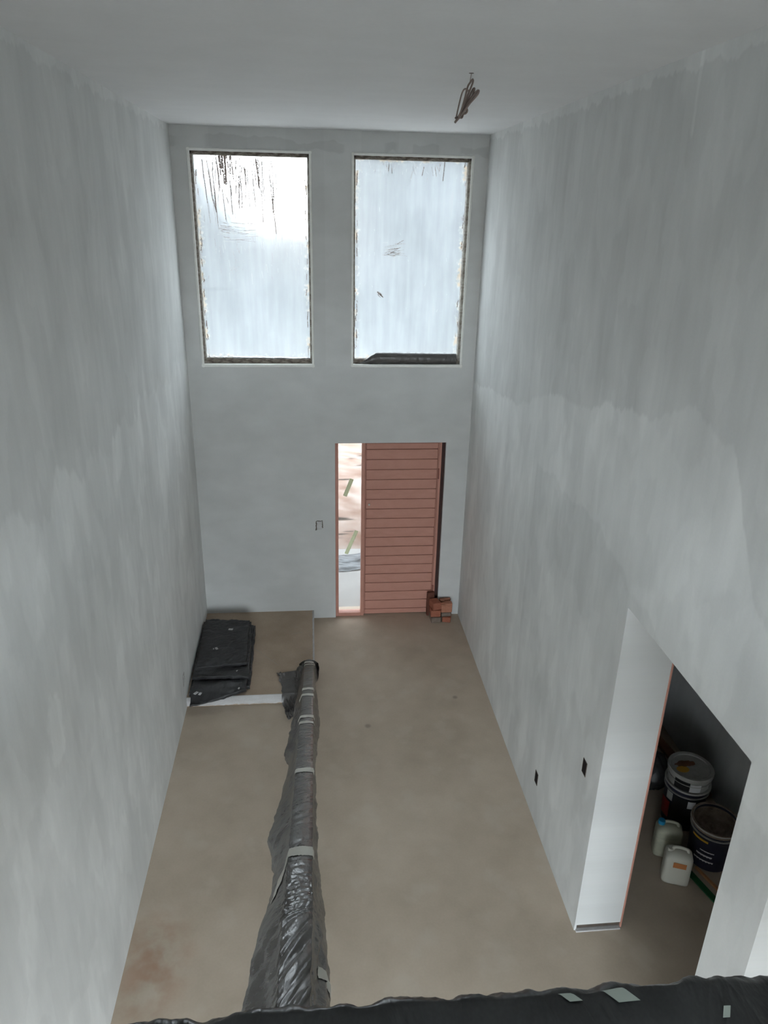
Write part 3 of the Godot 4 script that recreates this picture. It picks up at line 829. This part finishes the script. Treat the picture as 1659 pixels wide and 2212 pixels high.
func store_room_things():
	var low := bucket("paint_bucket", "black labelled paint bucket with a red side under the lidded one", Vector3(4.14, 0.0, 3.31), 0.40, 0.165, M.bucket_navy, false)
	put("label", band(0.1665, 0.10, 0.33, 1.2, 2.62, 0.012), M.bucket_black, low)
	put("label_patch", band(0.1675, 0.25, 0.32, 1.6, 1.95, 0.003), M.label_white, low)
	put("label_side", band(0.1668, 0.08, 0.24, 2.75, 3.35, 0.010), M.red, low)
	put("label_patch", band(0.169, 0.26, 0.335, 2.66, 3.0, 0.002), M.bucket_white, low)
	var up := bucket("paint_bucket", "white lidded paint bucket nested on top of the black labelled one", Vector3(4.14, 0.125, 3.31), 0.39, 0.16, M.bucket_white, true)
	put("label", band(0.1625, 0.28, 0.365, 2.02, 2.75, 0.002), M.bucket_black, up)
	put("label_patch", band(0.1635, 0.285, 0.355, 1.5, 2.0, 0.002), M.label_white, up)
	# paint spilt on the lid
	var blob := noise(800, 1.0, 3)
	put("paint_spill", grid(30, 6, func(u, v):
		var a: float = u * TAU
		var r: float = v * (0.055 + 0.02 * blob.get_noise_1d(cos(a) * 3.0 + sin(a) * 2.0))
		return Vector3(-0.03 + r * 1.5 * cos(a), 0.3955 + 0.002 * (1.0 - v), -0.04 + r * 0.6 * sin(a)), true), M.wood_dark, up)
	put("paint_spill", grid(30, 6, func(u, v):
		var a: float = u * TAU
		var r: float = v * 0.045
		return Vector3(-0.075 + r * 1.1 * cos(a), 0.3953 + 0.002 * (1.0 - v), 0.02 + r * 0.8 * sin(a)), true), M.yellow, up)
	var open := bucket("mortar_bucket", "open bucket crusted with dried mortar behind the white can", Vector3(4.17, 0.0, 3.70), 0.37, 0.168, M.bucket_navy, false)
	put("mortar", grid(40, 10, func(u, v):
		var a: float = u * TAU
		var r: float = v * 0.153
		return Vector3(r * cos(a), 0.20 + 0.13 * v * v * v + 0.025 * blob.get_noise_2d(r * cos(a) * 16.0, r * sin(a) * 16.0), r * sin(a)), true), M.cement_crust, open)
	put("crust", lathe([Vector2(0.153, 0.33), Vector2(0.158, 0.374), Vector2(0.172, 0.376), Vector2(0.178, 0.352), Vector2(0.165, 0.335)], 44), M.cement_crust, open)
	for d in [[0.175, 0.19, 1.95, 2.6], [0.125, 0.15, 2.0, 2.75], [0.07, 0.10, 1.9, 2.85]]:
		put("label_line", band(0.149 + 0.05 * d[0], d[0], d[1], d[2], d[3], 0.003), M.label_white, open)
	put("label_stripe", band(0.1655, 0.265, 0.285, 2.3, 3.1, 0.002), M.yellow, open)
	var can := jerry_can("white plastic can with an orange label in front of the buckets", Vector3(3.83, 0.0, 3.86), -0.35, M.can, 0.27)
	put("label", grid(10, 6, func(u, v): return Vector3(lerpf(-0.04, 0.05, u), lerpf(0.212, 0.165, v), 0.0705)), M.orange_print, can)
	var old := jerry_can("dull greyish can with a blue cap between the white can and the stacked buckets", Vector3(3.87, 0.0, 3.62), -0.3, M.can_old, 0.27)
	tag(put("cap", lathe([Vector2(0, 0.298), Vector2(0.024, 0.298), Vector2(0.026, 0.292), Vector2(0.026, 0.268)], 24), M.blue, old), "bright blue screw cap").position = Vector3(-0.062, 0, 0)
	var g := thing("plastic_strip", "flat green plastic strip lying on the store room floor", "strip", Vector3(4.06, 0.006, 4.16), 0.28)
	put("bar", cmesh(Vector3(0.05, 0.012, 0.72), 0.003), M.green, g)
	var l := thing("wooden_lath", "thin wooden lath lying beside the green strip", "lath", Vector3(4.14, 0.009, 4.12), 0.31)
	put("bar", cmesh(Vector3(0.022, 0.018, 0.70), 0.003), M.wood, l)
	var bag := put("black_sack", grid(40, 24, func(u, v):
		var a: float = u * TAU
		var r := sin(v * PI) * (0.17 + 0.04 * blob.get_noise_3d(cos(a) * 2.0, sin(a) * 2.0, v * 4.0))
		return Vector3(r * cos(a), maxf(0.0, 0.17 - 0.17 * cos(v * PI) + 0.02 * blob.get_noise_2d(a, v * 6.0)), r * sin(a)), true), M.black_dull)
	bag.position = Vector3(4.02, 0.0, 2.93)
	tag(bag, "black plastic sack slumped behind the stacked paint buckets", "sack")
	var blk := put("concrete_block", cmesh(Vector3(0.13, 0.42, 0.16), 0.008), M.brick_grey)
	blk.position = Vector3(4.28, 0.21, 2.30)
	blk.rotation.y = 0.2
	tag(blk, "tall pale grey block standing in the store room's far corner", "block")
	var pl := put("wooden_plank", cmesh(Vector3(0.09, 0.03, 0.9), 0.004), M.wood_dark)
	pl.transform = Transform3D(Basis(Vector3(0, 1, 0), 0.5) * Basis(Vector3(1, 0, 0), 0.38), Vector3(4.27, 0.2, 2.78))
	tag(pl, "brown wooden plank leaning behind the paint buckets", "plank")

# ------------------------------------------------------------------ electrical boxes
func wall_boxes():
	# [place on the wall, turn, height, width, open?]
	for d in [[Vector3(XR, 0.39, 3.20), -PI / 2, "open low outlet box sunk in the wall, farther from the doorway"], [Vector3(XR, 1.20, 4.0), -PI / 2, "open switch box sunk in the wall near the doorway"]]:
		var o := thing("outlet_box", d[2], "outlet box", d[0], d[1], "empty electrical boxes in the walls")
		put("back", bmesh(Vector3(-0.028, -0.05, 0.0006), Vector3(0.028, 0.05, 0.0022)), M.hole, o)
		var st := begin()
		for s in [-1, 1]:
			cbox(st, Vector3(s * 0.030, 0, 0.002), Vector3(0.004, 0.108, 0.004), 0.001)
			cbox(st, Vector3(0, s * 0.052, 0.002), Vector3(0.064, 0.004, 0.004), 0.001)
		put("rim", st.commit(), M.mortar, o)
	for d in [[Vector3(1.309, 1.19, 0.0), 0.0, "puttied-over switch box beside the sidelight", 0.9], [Vector3(0.0, 0.345, 1.635), PI / 2, "puttied-over outlet box above the folded black sheet", 0.5]]:
		var o := thing("covered_box", d[2], "outlet box", d[0], d[1], "puttied electrical boxes in the walls")
		var n := noise(900, 60.0, 2)
		for s in [[-0.034, 0.0, 0.012, 0.11], [0.034, 0.012, 0.009, 0.09], [0.0, 0.055, 0.06, 0.010], [-0.034, -0.045, 0.016, 0.02]]:
			put("crack", grid(8, 8, func(u, v):
				var p := Vector2(s[0] + (u - 0.5) * s[2], s[1] + (v - 0.5) * s[3])
				var j := n.get_noise_2d(p.x, p.y) * 0.006
				return Vector3(p.x + j, p.y + j, 0.0012)), M.mortar, o)
		put("cover", cmesh(Vector3(0.055, 0.095, 0.002), 0.0006, Basis(), Vector3(0, 0, 0.0014)), M.white_edge if d[3] > 0.7 else M.plaster, o)

# ------------------------------------------------------------------ ceiling wires
func ceiling_wires():
	var o := thing("hanging_cable", "coiled bundle of loose brown cable hanging from the ceiling", "cable", Vector3(2.10, H, 3.256))
	var k := 0.000271
	var lines := [
		[0.0018, [[820, 270, 0], [812, 360, 0], [800, 470, 0]]],
		[0.0042, [[770, 620, 2], [700, 582, 2], [655, 640, 1], [620, 800, 0], [570, 1060, 0]]],
		[0.0052, [[800, 470, 0], [860, 400, -1], [862, 470, -1], [770, 700, -1], [700, 900, 0], [620, 1040, 0]]],
		[0.0052, [[800, 470, 0], [755, 540, 1], [720, 700, 1], [650, 960, 1], [600, 1060, 1]]],
		[0.0055, [[640, 1060, -1], [790, 760, -2], [880, 575, -2], [905, 560, -1], [860, 690, 0], [730, 900, 0]]],
		[0.0058, [[730, 920, 1], [850, 720, 2], [930, 620, 2], [965, 605, 2], [930, 680, 3], [800, 830, 2], [670, 1010, 1], [545, 1160, 0]]],
		[0.0060, [[740, 880, 0], [785, 930, -1], [770, 975, -2], [700, 1000, -2], [600, 1090, -1], [552, 1150, 0]]],
		[0.0050, [[690, 900, -2], [720, 960, -2], [690, 1060, -1], [610, 1060, 0], [545, 1080, 1]]]]
	for l in lines:
		var pts := []
		for p in l[1]: pts.append(Vector3((p[0] - 820) * k, -(p[1] - 290) * k + 0.004, p[2] * 0.012))
		pts[0].y = minf(pts[0].y, 0.0)
		put("strand" if l[0] > 0.002 else "tie_wire", tube(pts, l[0], 8), M.copper_grey, o)
	put("ceiling_hole", lathe([Vector2(0, -0.001), Vector2(0.012, -0.001), Vector2(0.014, 0.0)], 16), M.mortar, o)
